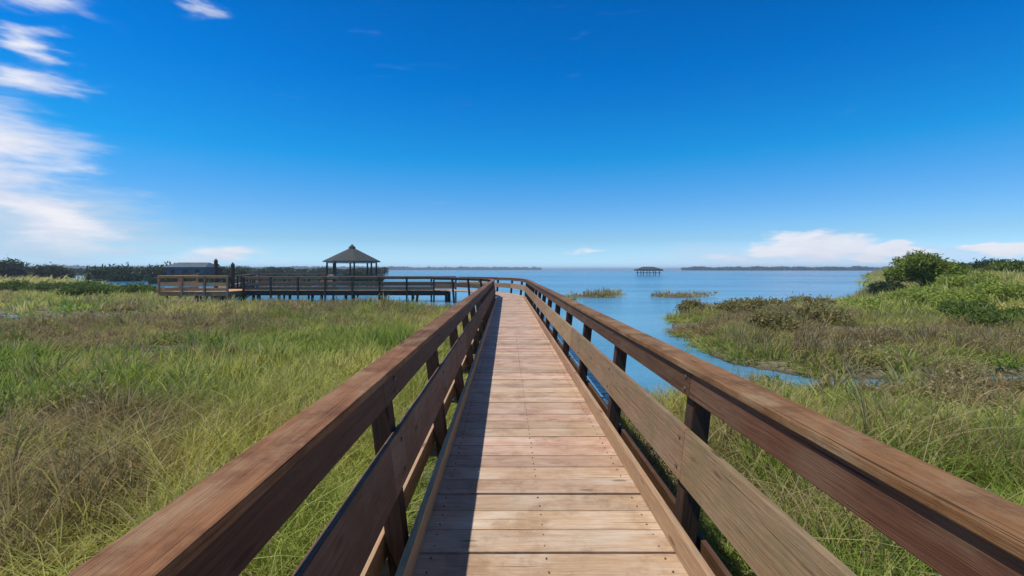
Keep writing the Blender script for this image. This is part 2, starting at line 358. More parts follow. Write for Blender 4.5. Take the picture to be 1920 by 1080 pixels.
bp = t.node('ShaderNodeBump'); bp.inputs['Strength'].default_value = .8; bp.inputs['Distance'].default_value = .06
t.put(bp.inputs['Height'], wv); t.l.new(bp.outputs[0], p.inputs['Normal']); t.l.new(p.outputs[0], out.inputs[0]); M['water'] = m
wb = MB(); wb.poly([(-4300, -4300, WATER_Z), (4300, -4300, WATER_Z), (4300, 4300, WATER_Z), (-4300, 4300, WATER_Z)])
wo = wb.build('water', M['water']); wo['kind'] = 'structure'

# ---------------------------------------------------------------- boardwalks and railings
PW = 0.235    # board pitch
def jit(a): return (random.random() - .5) * a
def deck_boards(mb, p0, p1, u0, u1, z=0.0, pitch=PW, gap=.014, th=.04):
    """boards laid across the line p0-p1; u0/u1 = left/right overhang"""
    p0 = Vector((*p0, 0)); p1 = Vector((*p1, 0)); d = (p1 - p0); L = d.length; d.normalize(); r = Vector((d.y, -d.x, 0))
    n = max(1, round(L / pitch)); st = L / n
    for i in range(n):
        c = p0 + d * (st * (i + .5)); zz = z - th / 2 + jit(.007)
        a = c + r * (u0 + jit(.02)); b = c + r * (u1 + jit(.02)); a.z = zz + jit(.003); b.z = zz + jit(.003)
        mb.box(a, b, st - gap + jit(.010), th, side=d)
def railing(label, pts, side, lean, group, near=False, mats=('cap', 'rail', 'mid', 'post'), spacing=2.0, first=None, hs=1.0, low=-.9):
    """pts = inner face of the posts at deck level; side = +1 when outward is to the right of travel"""
    root = empty('railing', (pts[0][0], pts[0][1], 0), label, 'railing', group)
    cap = MB(); rail = MB(); mid = MB(); bev = .006 if near else 0
    posts = []
    def out_n(i):
        d = Vector((pts[i + 1][0] - pts[i][0], pts[i + 1][1] - pts[i][1], 0)).normalized()
        return Vector((d.y, -d.x, 0)) * side, d
    ns = [out_n(i) for i in range(len(pts) - 1)]
    def miter(i):
        if i == 0: return ns[0][0]
        if i == len(pts) - 1: return ns[-1][0]
        m_ = (ns[i - 1][0] + ns[i][0]).normalized(); return m_ / max(.4, m_.dot(ns[i][0]))
    for i in range(len(pts) - 1):
        nrm, d = ns[i]
        L = math.dist(pts[i], pts[i + 1])
        A = Vector((*pts[i], 0)); B = Vector((*pts[i + 1], 0)); ma, mb_ = miter(i), miter(i + 1)
        k = max(1, round(L / spacing)); offs = [L * q / k for q in range(k)] if first is None or i else [first + spacing * q for q in range(int((L - first) / spacing) + 1)]
        if i == len(pts) - 2 and first is None: offs.append(L)
        for o in offs: posts.append((A + d * o, nrm))
        def line(z, off, zsplit=None):   # end points offset outwards, following the lean
            q = lean * z + off
            a = A + ma * q; b = B + mb_ * q; a.z = b.z = z; return a, b
        def boards(mb, z, off, wid, hgt, horiz):
            a, b = line(z, off); seg = (6.1 if horiz else 4.9) if near else 6.2; nn = max(1, round((b - a).length / seg)); dd = (b - a) / nn; u = dd.normalized()
            for j in range(nn):
                za = Vector((0, 0, jit(.006))); s0 = a + dd * j + u * .002 + za; s1 = a + dd * (j + 1) - u * .002 + za
                up = Vector((nrm.x * lean, nrm.y * lean, 1)).normalized()
                mb.box(s0, s1, wid, hgt, side=(nrm if horiz else up.cross(u) ))
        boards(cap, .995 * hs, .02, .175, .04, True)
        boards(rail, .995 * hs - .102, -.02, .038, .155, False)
        boards(mid, .4625 * hs, -.02, .038, .32 if near else .26, False)
        if not near: boards(mid, .14, -.02, .038, .2, False)
    cap.build('handrail', M[mats[0]], root, bev); rail.build('upper_rail', M[mats[1]], root, bev); mid.build('lower_rail', M[mats[2]], root, bev)
    for c, nrm in posts:
        pb = MB(); z0 = low; z1 = .995 * hs - .023
        a = c + nrm * (lean * z0 + .058); a.z = z0; b = c + nrm * (lean * z1 + .058); b.z = z1
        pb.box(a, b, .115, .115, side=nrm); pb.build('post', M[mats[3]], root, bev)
        if near and 0 < c.y < 14:
            for z in (.93, .855, .555, .375):
                q = c + nrm * (lean * z - .0385); q.z = z; bb = MB(); bb.cyl(q + Vector((0, -.0, 0)), q - nrm * .009, .014, .012, 8); bb.build('bolt', M['nail'], root)
    return root

# main boardwalk
UL, UR = -.575, 1.02
bw = empty('boardwalk', (0, -2, 0), 'long straight plank boardwalk leading from the viewer out over the marsh and creek', 'boardwalk', 'plank boardwalks on piles')
db = MB(); deck_boards(db, (0, -2.0), (0, 27.0), UL, UR)
# the bend: boards fan round to the left
bend = [(0, 27.0), (-.10, 28.8), (-.45, 30.8), (-1.1, 32.8), (-2.05, 34.6), (-3.3, 36.1), (-4.9, 37.2)]
for q0, q1 in zip(bend[:-1], bend[1:]): deck_boards(db, q0, q1, UL - .05 - .12 * (q0[1] > 31), UR + .12 + .1 * (q0[1] > 31), z=-.004, pitch=.24)
db.build('deck_boards', M['deck'], bw, .003)
kb = MB()
for s in range(7):
    y0 = -2 + s * 4.12; kb.box((-.51, y0 + .003, .075), (-.51, y0 + 4.117, .075), .04, .15)
kb.build('kerb_board', M['kerb'], bw, .004)
kb = MB()
for s in range(7):
    y0 = -2 + s * 4.12; kb.box((.97, y0 + .003, .075), (.97, y0 + 4.117, .075), .04, .15)
kb.build('kerb_board', M['kerb'], bw, .004)
for x in (UL + .05, .22, UR - .05):
    jb = MB(); jb.box((x, -2, -.145), (x, 27, -.145), .05, .20); jb.build('joist', M['dark'], bw)
for i in range(14):
    y = -1.0 + 2.05 * i
    jb = MB(); jb.box((-.82, y, -.32), (1.26, y, -.32), .10, .14, side=(0, 1, 0)); jb.build('cross_beam', M['dark'], bw)
    for x in (UL + .12, UR - .12):
        jb = MB(); jb.cyl((x, y, -1.7), (x, y, -.39), .085, .08, 10); jb.build('pile', M['dark'], bw)
kb = MB()
for s in range(7):
    y0 = -2 + s * 4.12; kb.box((-.765, y0 + .003, -.10), (-.765, y0 + 4.117, -.10), .045, .19)
kb.build('stringer', M['kerb'], bw, .004)
kb = MB()
for s in range(7):
    y0 = -2 + s * 4.12; kb.box((1.215, y0 + .003, -.16), (1.215, y0 + 4.117, -.16), .045, .19)
kb.build('stringer', M['rail'], bw, .004)
nb = MB()
npl = round(33.0 / PW); st = 33.0 / npl
for i in range(npl):
    y = -2 + st * (i + .5)
    if y > 12: break
    for x in (-.42, .22, .88):
        for dy in (-.06, .06): nb.cyl((x + jit(.02), y + dy + jit(.015), -.004), (x + jit(.004), y + dy, .0042), .0045, .0045, 6)
nb.build('nail_heads', M['nail'], bw)['kind'] = 'stuff'

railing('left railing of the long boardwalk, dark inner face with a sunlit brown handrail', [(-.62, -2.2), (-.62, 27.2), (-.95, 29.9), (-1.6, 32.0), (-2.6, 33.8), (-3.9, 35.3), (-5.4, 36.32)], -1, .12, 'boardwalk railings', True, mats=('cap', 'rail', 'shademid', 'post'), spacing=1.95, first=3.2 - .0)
railing('right railing of the long boardwalk, beside the blue creek', [(1.06, -2.2), (1.06, 28.6), (.85, 31.0), (.25, 33.3), (-.75, 35.4), (-2.2, 37.2), (-3.9, 38.6)], 1, .11, 'boardwalk railings', True, spacing=2.05, first=1.1)

def walkway(label, p0, p1, wid, mat='farwood', piles=True, group='plank boardwalks on piles', step=2.4):
    root = empty('boardwalk', (*p0, 0), label, 'boardwalk', group)
    d = Vector((p1[0] - p0[0], p1[1] - p0[1], 0)); L = d.length; d.normalize(); r = Vector((d.y, -d.x, 0)); A = Vector((*p0, 0))
    mb = MB(); deck_boards(mb, p0, p1, -wid / 2, wid / 2, pitch=.24); mb.build('deck_boards', M[mat], root)
    for s in (-1, 1):
        mb = MB(); a = A + r * (s * (wid / 2 - .03)); b = a + d * L; a.z = b.z = -.21; mb.box(a, b, .06, .34, side=r); mb.build('joist', M['dark'], root)
    k = int(L / step)
    for i in range(k + 1):
        for s in (-1, 1):
            mb = MB(); c_ = A + d * (L * i / k if k else 0) + r * (s * (wid / 2 - .18)); mb.cyl((c_.x, c_.y, -1.9), (c_.x, c_.y, -.2), .12, .11, 8); mb.build('pile', M['dark'], root)
    return root
FM = ('farwood', 'farwood', 'farwood', 'dark')
walkway('far boardwalk crossing the view to the left, in front of the gazebo', (-4.6, 37.5), (-19.9, 37.5), 2.2)
railing('near railing of the crossing boardwalk, in front of the gazebo', [(-5.5, 36.35), (-19.9, 36.35)], -1, .03, 'boardwalk railings', mats=FM, hs=1.04, spacing=2.1)
railing('rear railing of the crossing boardwalk, starting at the bend of the long boardwalk', [(-4.1, 38.65), (-19.9, 38.65)], 1, .03, 'boardwalk railings', mats=FM, hs=1.04, spacing=1.9)
# sunlit platform at the left end
pf = empty('viewing_platform', (-22.5, 36.6, 0), 'orange wooden viewing platform at the left end of the crossing boardwalk', 'platform')
mb = MB(); deck_boards(mb, (-20.0, 36.6), (-24.9, 36.6), -2.2, 2.2, z=.006, pitch=.24); mb.build('deck_boards', M['orangewood'], pf)
mb = MB()
for y in (34.45, 38.75): mb.box((-20.0, y, -.18), (-24.9, y, -.18), .26, .08, side=(0, 0, 1))
for x in (-20.05, -24.85): mb.box((x, 34.5, -.18), (x, 38.7, -.18), .26, .08, side=(0, 0, 1))
mb.build('rim_joist', M['farwood'], pf)
for x in (-20.3, -22.4, -24.6):
    for y in (34.7, 36.6, 38.5):
        mb = MB(); mb.cyl((x, y, -1.9), (x, y, -.25), .14, .12, 8); mb.build('pile', M['dark'], pf)
railing('orange railing round the viewing platform at the left end of the crossing boardwalk', [(-20.0, 34.45), (-24.9, 34.45), (-24.9, 38.75)], -1, .02, 'boardwalk railings', mats=('orangewood', 'orangewood', 'orangewood', 'farwood'), hs=1.14, spacing=1.8)
# walkway behind, out to the gazebo
walkway('dark boardwalk running from the viewing platform out towards the gazebo', (-24.0, 38.9), (-31.6, 59.0), 2.0)
railing('railing of the dark boardwalk behind the viewing platform', [(-22.8, 39.3), (-30.5, 58.0)], 1, .02, 'boardwalk railings', mats=FM, hs=1.04, spacing=2.4)
walkway('distant boardwalk that ends at the gazebo', (-33.0, 60.0), (-22.8, 60.0), 2.0)
railing('near railing of the distant boardwalk that ends at the gazebo', [(-30.4, 59.0), (-23.0, 59.0)], 1, .02, 'boardwalk railings', mats=FM, hs=1.04, spacing=2.1)
railing('rear railing of the distant boardwalk that ends at the gazebo', [(-33.0, 61.0), (-23.0, 61.0)], -1, .02, 'boardwalk railings', mats=FM, hs=1.04, spacing=2.1)

# gazebo
GX, GY, GR = -19.8, 61.5, 3.35
gz = empty('gazebo', (GX, GY, 0), 'open gazebo with a dark shingled hip roof standing at the end of the far boardwalk', 'gazebo')
def ring(r, z, n=8, ph=math.pi / 8): return [(GX + r * math.cos(2 * math.pi * k / n + ph), GY + r * math.sin(2 * math.pi * k / n + ph), z) for k in range(n)]
mb = MB(); lo = ring(GR * 1.06, 2.52); lo2 = ring(GR * 1.06, 2.64); up = ring(.35, 4.28)
for k in range(8):
    j = (k + 1) % 8; mb.poly([lo2[k], lo2[j], up[j], up[k]]); mb.poly([lo[k], lo[j], lo2[j], lo2[k]]); mb.poly([lo[j], lo[k], (GX, GY, 2.9)])
mb.build('roof', M['shingle'], gz)
mb = MB(); a = ring(.42, 4.25); b = ring(.42, 4.42); tp = (GX, GY, 4.85)
for k in range(8):
    j = (k + 1) % 8; mb.poly([a[k], a[j], b[j], b[k]]); mb.poly([b[k], b[j], tp])
mb.build('cupola', M['shingle'], gz)
mb = MB(); fl = ring(GR * .98, -.0); fl2 = ring(GR * .98, -.3); mb.poly(fl)
for k in range(8): mb.poly([fl2[k], fl2[(k + 1) % 8], fl[(k + 1) % 8], fl[k]])
mb.build('floor', M['farwood'], gz)
pr = ring(GR * .9, 0)
for k in range(8):
    mb = MB(); mb.box((pr[k][0], pr[k][1], 0), (pr[k][0], pr[k][1], 2.62), .17, .17); mb.build('post', M['dark'], gz)
    mb = MB(); mb.cyl((pr[k][0], pr[k][1], -1.9), (pr[k][0], pr[k][1], -.28), .14, .14, 8); mb.build('pile', M['dark'], gz)
    j = (k + 1) % 8
    if k in (3,): continue
    mb = MB()
    for z, hh in ((.98, .05), (.78, .12), (.45, .12), (.15, .12)): mb.box((pr[k][0], pr[k][1], z), (pr[j][0], pr[j][1], z), .04, hh, side=(pr[j][1] - pr[k][1], pr[k][0] - pr[j][0], 0))
    mb.build('guard_rail', M['farwood'], gz)
mb = MB(); r1 = ring(GR * .72, .45)
for k in (0, 1, 2): mb.box(r1[k], r1[k + 1], .4, .05, side=(r1[k][0] - GX, r1[k][1] - GY, 0))
mb.build('bench', M['post'], gz)
mb = MB()
for k in range(8):
    j = (k + 1) % 8; mb.box((pr[k][0], pr[k][1], 2.48), (pr[j][0], pr[j][1], 2.48), .06, .18, side=(pr[j][1] - pr[k][1], pr[k][0] - pr[j][0], 0))
mb.build('eave_beam', M['lightpaint'], gz)

# shelter far out on the water
PX, PY = 62.0, 210.0
ps = empty('pier_shelter', (PX, PY, WATER_Z), 'small dark roofed shelter on stilts far out on the open water', 'shelter')
def rect(w_, d_, z): return [(PX - w_, PY - d_, z), (PX + w_, PY - d_, z), (PX + w_, PY + d_, z), (PX - w_, PY + d_, z)]
mb = MB(); a = rect(5.4, 3.8, .95); b = rect(5.2, 3.7, 1.6); rg = [(PX - 2.2, PY, 2.75), (PX + 2.2, PY, 2.75)]
mb.poly([a[0], a[1], a[2], a[3]][::-1])
for k in range(4): mb.poly([a[k], a[(k + 1) % 4], b[(k + 1) % 4], b[k]])
mb.poly([b[0], b[1], rg[1], rg[0]]); mb.poly([b[2], b[3], rg[0], rg[1]]); mb.poly([b[1], b[2], rg[1]]); mb.poly([b[3], b[0], rg[0]])
mb.build('roof', M['shingle'], ps)
mb = MB(); mb.box((PX - 4.6, PY, .05), (PX + 4.6, PY, .05), 6, .25, side=(0, 1, 0)); mb.build('deck', M['post'], ps)
for x in (-4, -1.4, 1.4, 4):
    for y in (-2.7, 2.7):
        mb = MB(); mb.cyl((PX + x, PY + y, -2.2), (PX + x, PY + y, 1.6), .16, .16, 8); mb.build('post', M['dark'], ps)

# low grey building and tall piles behind the platform
BX, BY = -73.0, 112.0
hb = empty('beach_building', (BX, BY, -.5), 'low grey roofed building behind the viewing platform on the far marsh', 'building')
mb = MB(); mb.box((BX - 4.3, BY, .75), (BX + 4.3, BY, .75), 6, 2.7, side=(0, 1, 0)); mb.build('wall', M['greyroof'], hb)
mb = MB(); e0 = [(BX - 5, BY - 3.7, 2.1), (BX + 5, BY - 3.7, 2.1), (BX + 5, BY + 3.7, 2.1), (BX - 5, BY + 3.7, 2.1)]; rr = [(BX - 3.6, BY, 3.2), (BX + 3.6, BY, 3.2)]
mb.poly(e0[::-1]); mb.poly([e0[0], e0[1], rr[1], rr[0]]); mb.poly([e0[2], e0[3], rr[0], rr[1]]); mb.poly([e0[1], e0[2], rr[1]]); mb.poly([e0[3], e0[0], rr[0]])
mb.build('roof', M['greyroof'], hb)
for x in (-2.8, 0, 2.8):
    mb = MB(); mb.box((BX + x - .5, BY - 3.02, 1.1), (BX + x + .5, BY - 3.02, 1.1), .06, .9, side=(0, 1, 0)); mb.build('window', M['dark'], hb)
for (x, y, h_, lb) in ((-22.6, 39.6, 2.05, 'dark wooden mooring pile with a capped top at the corner of the viewing platform'), (-25.2, 41.6, 2.4, 'taller dark wooden pile standing behind the viewing platform railing')):
    o = empty('mooring_pile', (x, y, -1.6), lb, 'pile', 'tall piles behind the viewing platform')
    mb = MB(); mb.cyl((x, y, -1.6), (x, y, h_ - .1), .17, .15, 10); mb.build('shaft', M['dark'], o)
    mb = MB(); mb.cyl((x, y, h_ - .1), (x, y, h_ + .12), .19, .03, 10); mb.build('cap', M['dark'], o)

# ---------------------------------------------------------------- trees and shrubs
def crown_mesh(name, blobs, nleaf, size, mat, parent, loc, long=1.6):
    """leaf-sized faces clustered on twigs through the volume of overlapping blobs"""
    rng = np.random.default_rng(abs(hash((round(loc[0], 2), round(loc[1], 2), nleaf))) % 2**31)
    wt = np.array([b[3] * b[4] * b[5] for b in blobs]) ** .7; wt /= wt.sum()
    ncl = max(8, nleaf // 14); which = rng.choice(len(blobs), ncl, p=wt); B = np.array(blobs)[which]
    dv = rng.normal(size=(ncl, 3)); dv /= np.linalg.norm(dv, axis=1)[:, None]; rad = rng.random(ncl) ** .42 * (.8 + .35 * rng.random(ncl))
    cc = B[:, :3] + dv * rad[:, None] * B[:, 3:6]; tone = rng.random(ncl)
    li = rng.integers(0, ncl, nleaf); P = cc[li] + rng.normal(size=(nleaf, 3)) * size * 1.9
    P[:, 2] = np.maximum(P[:, 2], .02)
    a = rng.normal(size=(nleaf, 3)); a /= np.linalg.norm(a, axis=1)[:, None]; b = np.cross(a, rng.normal(size=(nleaf, 3))); b /= np.linalg.norm(b, axis=1)[:, None]
    s = size * (.6 + .8 * rng.random(nleaf))[:, None]
    V = np.stack([P - a * s * long, P - b * s * .5, P + a * s * long, P + b * s * .5], 1).reshape(-1, 3)
    Fq = np.arange(nleaf * 4).reshape(-1, 4)
    rv = np.clip(.65 * tone[li] + .35 * rng.random(nleaf), 0, 1)
    o = fast_mesh(name, V, Fq, mat, rnd=rv); o.parent = parent; return o
def plant(kind, cat, label, x, y, wid, hgt, mat, nleaf, leaf, group=None, trunk=.35, seed=0, flat=False, dep=None):
    rng = random.Random(seed + 11); z = float(ground_h([x], [y])[0]) - .05
    o = empty(kind, (x, y, z), label, cat, group); dep = dep or wid
    nb_ = 7 if hgt < 6 else 10; blobs = []; th = trunk * hgt
    mb = MB(); nl = 4 if trunk > .2 else 6
    for k in range(nb_):
        a = 2 * math.pi * k / nb_ + rng.random(); rr_ = (.12 + .24 * rng.random())
        bz = th + (hgt - th) * (.25 + .5 * rng.random()); br = (.17 + .13 * rng.random())
        blobs.append((math.cos(a) * rr_ * wid, math.sin(a) * rr_ * dep, bz, wid * br, dep * br, (hgt - th) * (.22 + .16 * rng.random())))
    blobs.append((rng.uniform(-.08, .08) * wid, 0, th + (hgt - th) * .62, wid * .25, dep * .25, (hgt - th) * .36))
    tr = max(.03, hgt * .022)
    base = Vector((x, y, z - .15)); fork = Vector((x + rng.uniform(-.05, .05) * wid, y, z + max(.15 * hgt, th * .6)))
    mb.cyl(base, fork, tr * 1.25, tr, 8)
    for bl in blobs[:nl]:
        tgt = Vector((x + bl[0], y + bl[1], z + bl[2])); md = fork.lerp(tgt, .5) + Vector((rng.uniform(-.1, .1), rng.uniform(-.1, .1), .08)) * hgt * .25
        mb.cyl(fork, md, tr * .8, tr * .5, 7); mb.cyl(md, tgt, tr * .5, tr * .15, 7)
    mb.build('trunk', M['bark'], o)
    crown_mesh('crown', blobs, nleaf, leaf, M[mat], o, (x, y, z))
    return o
plant('tree', 'tree', 'round topped tree with yellow green crown, tallest on the right bank', 29.5, 34, 4.8, 2.75, 'yellowleaf', 11000, .085, None, .22, 1)
plant('tree', 'tree', 'dark low tree crowding the right side of the round topped tree', 32.0, 35.5, 2.6, 1.0, 'darkleaf', 6000, .085, 'dark trees on the right bank', .2, 2)
plant('tree', 'tree', 'dark tree on the left flank of the round topped tree', 27.3, 34.5, 2.2, .9, 'darkleaf', 5000, .08, 'dark trees on the right bank', .15, 3)
rb = [(36.5, 41, 3.4, .9, 'leaf', 'low green shrub under the white clouds, right of the round topped tree'),
      (42.5, 46, 4.2, 1.0, 'leaf', 'broad green shrub on the skyline at the far right, second from the edge'),
      (49.5, 49, 5.5, 1.5, 'darkleaf', 'big dark shrub at the right edge of the photo on the skyline'),
      (43, 41.5, 4.0, 1.0, 'leaf', 'mid green shrub just below the skyline shrubs at the far right')]
for i, (x, y, wd, hh, mt, lb) in enumerate(rb): plant('shrub', 'shrub', lb, x, y, wd, hh, mt, 5500, .10, 'shrubs on the right bank', .05, 20 + i)
bright = [(21.5, 23.5, 3.0, .75, 'bright yellow green bush in front of the round topped tree'), (24.3, 24.0, 3.2, .8, 'bright yellow green bush at the right edge, beyond the dark hollow'),
          (18.8, 25.0, 2.4, .65, 'bright bush on the left end of the bright row, nearest the water'), (23.4, 27.0, 3.2, .8, 'yellow green bush behind the bright front row'),
          (27.6, 28.6, 3.4, .85, 'yellow green bush behind the bright front row at the right edge')]
for i, (x, y, wd, hh, lb) in enumerate(bright): plant('bush', 'bush', lb, x, y, wd, hh, 'brightleaf', 7000, .055, 'bright bushes on the right bank', .03, 40 + i)
hollow = [(17.6, 17.6, 2.0, .6, 'dark green bush right of the brown reeds in the hollow'), (19.8, 18.5, 2.2, .65, 'dark green bush in the hollow at the right edge'),
          (20.2, 21.0, 2.2, .6, 'deep green bush between the hollow and the bright bushes')]
for i, (x, y, wd, hh, lb) in enumerate(hollow): plant('bush', 'bush', lb, x, y, wd, hh, 'leaf', 6000, .05, 'dark bushes in the hollow', .03, 50 + i)
olive = [(9.6, 24.6, 1.9, .7, 'olive brown bush on the tip of land that juts into the creek'), (11.3, 23.4, 2.2, .7, 'olive brown bush just right of the tip of land'),
         (14.0, 25.4, 2.2, .65, 'olive brown bush in the middle of the spit along the bay'), (17.2, 27.5, 2.6, .75, 'olive brown bush where the spit meets the green bank'),
         (12.6, 19.2, 2.0, .75, 'olive brown bush amid the reeds in front of the spit'), (9.3, 16.6, 1.6, .65, 'low olive bush nearest the creek bank')]
for i, (x, y, wd, hh, lb) in enumerate(olive): plant('bush', 'bush', lb, x, y, wd, hh, 'oliveleaf', 4500, .05, 'olive bushes on the spit', .03, 60 + i)
lt = [(-104, 100, 9, 4.0, 'darkleaf', 'dark tree at the very left edge of the horizon'), (-96, 101, 7, 3.4, 'darkleaf', 'dark tree second from the left edge of the horizon'),
      (-87, 104, 6, 3.0, 'darkleaf', 'low dark tree left of the tall pale pole'), (-81, 102, 7, 3.3, 'darkleaf', 'low dark tree right of the tall pale pole'),
      (-85, 118, 7, 3.5, 'darkleaf', 'dark tree left of the low grey building'), (-66, 116, 6, 3.1, 'darkleaf', 'dark tree right of the low grey building')]
for i, (x, y, wd, hh, mt, lb) in enumerate(lt): plant('tree', 'tree', lb, x, y, wd, hh, mt, 3500, .28, 'trees on the left horizon', .1, 80 + i)
lbsh = [(-40.5, 42.5, 4.5, 1.0), (-36, 41.5, 4.5, 1.1), (-31.8, 41, 4.2, 1.0), (-45, 44, 5, 1.1), (-32, 36.5, 3.2, .9)]
ln = ['second from the left in the bush row on the left marsh', 'middle bush of the dark row on the left marsh', 'right end bush of the dark row on the left marsh', 'bush at the left end of the dark row on the left marsh', 'rounded bush right beside the orange viewing platform']
for i, (x, y, wd, hh) in enumerate(lbsh): plant('bush', 'bush', 'dark green ' + ln[i] if i < 3 else 'dark green ' + ln[i], x, y, wd, hh, 'leaf', 4500, .085, 'dark bushes on the left marsh', .03, 90 + i)

# far woods: one mass
def woods(name, label, pts, hgt, n, leaf, mat, base=-.6):
    rng = np.random.default_rng(len(name) + n); pts = np.array(pts, float); seg = np.hypot(*np.diff(pts, axis=0).T); cum = np.r_[0, np.cumsum(seg)]
    s = rng.random(n) * cum[-1]; px = np.interp(s, cum, pts[:, 0]); py = np.interp(s, cum, pts[:, 1])
    H = hgt * (.55 + .75 * fbm(s, s * 0, hgt * 2.2)); P = np.stack([px, py + rng.normal(size=n) * hgt * .7, base + rng.random(n) ** .8 * H], 1)
    a = rng.normal(size=(n, 3)); a /= np.linalg.norm(a, axis=1)[:, None]; b = np.cross(a, rng.normal(size=(n, 3))); b /= np.linalg.norm(b, axis=1)[:, None]
    V = np.stack([P - a * leaf, P - b * leaf * .6, P + a * leaf, P + b * leaf * .6], 1).reshape(-1, 3)
    o = fast_mesh(name, V, np.arange(n * 4).reshape(-1, 4), M[mat], rnd=rng.random(n)); o['kind'] = 'stuff'; o['label'] = label; o['category'] = 'woods'
woods('treeline', 'dark band of far woods along the left horizon behind the marsh', [(-330, 190), (-210, 215), (-130, 200), (-95, 230), (-60, 240)], 2.6, 16000, .9, 'darkleaf')
woods('mangrove_thicket', 'low dark thicket behind the crossing boardwalk, left of the gazebo', [(-62, 84), (-50, 82), (-40, 86), (-24, 92)], 1.6, 9000, .28, 'darkleaf', -.9)
woods('far_shore_woods', 'thin blue green strip of wooded shore on the right horizon', [(420, 1150), (700, 1050), (900, 1000)], 7, 3500, 4, 'darkleaf', -1)
woods('distant_shore_woods', 'faint strip of far wooded shore on the horizon beyond the boardwalk', [(-1500, 900), (-900, 1500), (-200, 1900), (150, 2100)], 10, 6000, 6, 'darkleaf', -1)

# ---------------------------------------------------------------- grass
def tuft(nb_, H, spread, wid, bend, seed, curl=False):
    rng = np.random.default_rng(seed); V = []; Fq = []; rn = []; hg = []
    for i in range(nb_):
        r = spread * math.sqrt(rng.random()); a = rng.random() * 6.283; ox, oy = r * math.cos(a), r * math.sin(a)
        h = H * rng.uniform(.45, 1.1); da = a + rng.normal() * .8; bn = bend * rng.uniform(.2, 1.3) * h; tw = rng.random() * 6.283; wv_ = wid * rng.uniform(.7, 1.3)
        seg = 4; b0 = len(V); rr_ = rng.random()
        for k in range(seg + 1):
            t_ = k / seg; cx = ox + math.cos(da) * bn * t_ ** 2; cy = oy + math.sin(da) * bn * t_ ** 2; cz = h * (t_ - (.25 * bend * t_ ** 2.5)) - .06
            wk = wv_ * (1 - t_) ** .6 * .5 + .0006
            V += [(cx - math.cos(tw) * wk, cy - math.sin(tw) * wk, cz), (cx + math.cos(tw) * wk, cy + math.sin(tw) * wk, cz)]; hg += [t_, t_]
            if k < seg: q = b0 + 2 * k; Fq.append((q, q + 1, q + 3, q + 2)); rn.append(rr_)
    return fast_mesh('grass_tuft', V, Fq, M['grass'], rnd=rn, hgt=hg, link=False)
def tuft_collection(name, specs):
    col = bpy.data.collections.new(name)
    for s in specs: col.objects.link(tuft(*s))
    return col
near_c = tuft_collection('near tufts', [(26, .50, .12, .015, .55, 1), (24, .42, .15, .013, .95, 2), (20, .62, .09, .015, .45, 3), (28, .34, .17, .016, 1.1, 4), (18, .66, .12, .011, .9, 5), (8, .95, .10, .010, .95, 6)])
mid_c = tuft_collection('mid tufts', [(24, .50, .24, .034, .6, 11), (22, .42, .28, .034, .95, 12), (20, .62, .20, .030, .5, 13)])
far_c = tuft_collection('far tufts', [(26, .6, .75, .07, .6, 21), (26, .5, .8, .08, .8, 22), (24, .7, .7, .06, .5, 23)])
def gn_scatter(col):
    ng = bpy.data.node_groups.new('scatter', 'GeometryNodeTree')
    ng.interface.new_socket('Geometry', in_out='INPUT', socket_type='NodeSocketGeometry'); ng.interface.new_socket('Geometry', in_out='OUTPUT', socket_type='NodeSocketGeometry')
    N = ng.nodes; L = ng.links; gi = N.new('NodeGroupInput'); go = N.new('NodeGroupOutput')
    ip = N.new('GeometryNodeInstanceOnPoints'); ci = N.new('GeometryNodeCollectionInfo'); ci.inputs[0].default_value = col
    ci.inputs['Separate Children'].default_value = True; ci.inputs['Reset Children'].default_value = True
    ip.inputs['Pick Instance'].default_value = True
    def attr(nm, ty):
        a = N.new('GeometryNodeInputNamedAttribute'); a.data_type = ty; a.inputs[0].default_value = nm; return a.outputs[0]
    L.new(gi.outputs[0], ip.inputs['Points']); L.new(ci.outputs[0], ip.inputs['Instance'])
    L.new(attr('pick', 'INT'), ip.inputs['Instance Index']); 
    e = N.new('FunctionNodeEulerToRotation'); L.new(attr('rot', 'FLOAT_VECTOR'), e.inputs[0]); L.new(e.outputs[0], ip.inputs['Rotation'])
    L.new(attr('scl', 'FLOAT_VECTOR'), ip.inputs['Scale']); L.new(ip.outputs[0], go.inputs[0])
    return ng
def G(x, y, cx, cy, rx, ry): return np.exp(-(((x - cx) / rx) ** 2 + ((y - cy) / ry) ** 2))
def dryness(x, y):
    n = fbm(x + 13, y + 5, 2.4) * .6 + fbm(x, y, .8) * .4; n = (n - .5) * 2.4
    L_ = x < 0
    d = .34 + n * .9 + (fbm(x + 40, y + 77, 6.5) - .5) * .9 + .6 * ((y > 37) & (x > 3) & (x < 22))
    d += np.where(L_, .50 * G(x, y, -6.5, 6.2, 2.4, 1.5) + .36 * G(x, y, -16, 19.5, 15, 3.6) + .30 * G(x, y, -11, 14, 3.5, 2.4) + .20 * G(x, y, -8, 27, 9, 4) - .35 * G(x, y, -4.5, 12, 3.5, 4) - .25 * G(x, y, -12, 10.5, 4, 2.5) - .25 * G(x, y, -2.2, 3.5, 1.2, 3), 0)
    d += np.where(~L_, .22 * G(x, y, 11, 21, 8, 7) + .3 * G(x, y, 16, 14, 6, 3) + .2 * G(x, y, 7, 12.5, 3, 2) - .5 * G(x, y, 24, 25, 6, 7) - .28 * G(x, y, 4, 5, 3, 3.5) - .2 * G(x, y, 10, 10, 3, 2), 0)
    return np.clip(d, 0, 1)
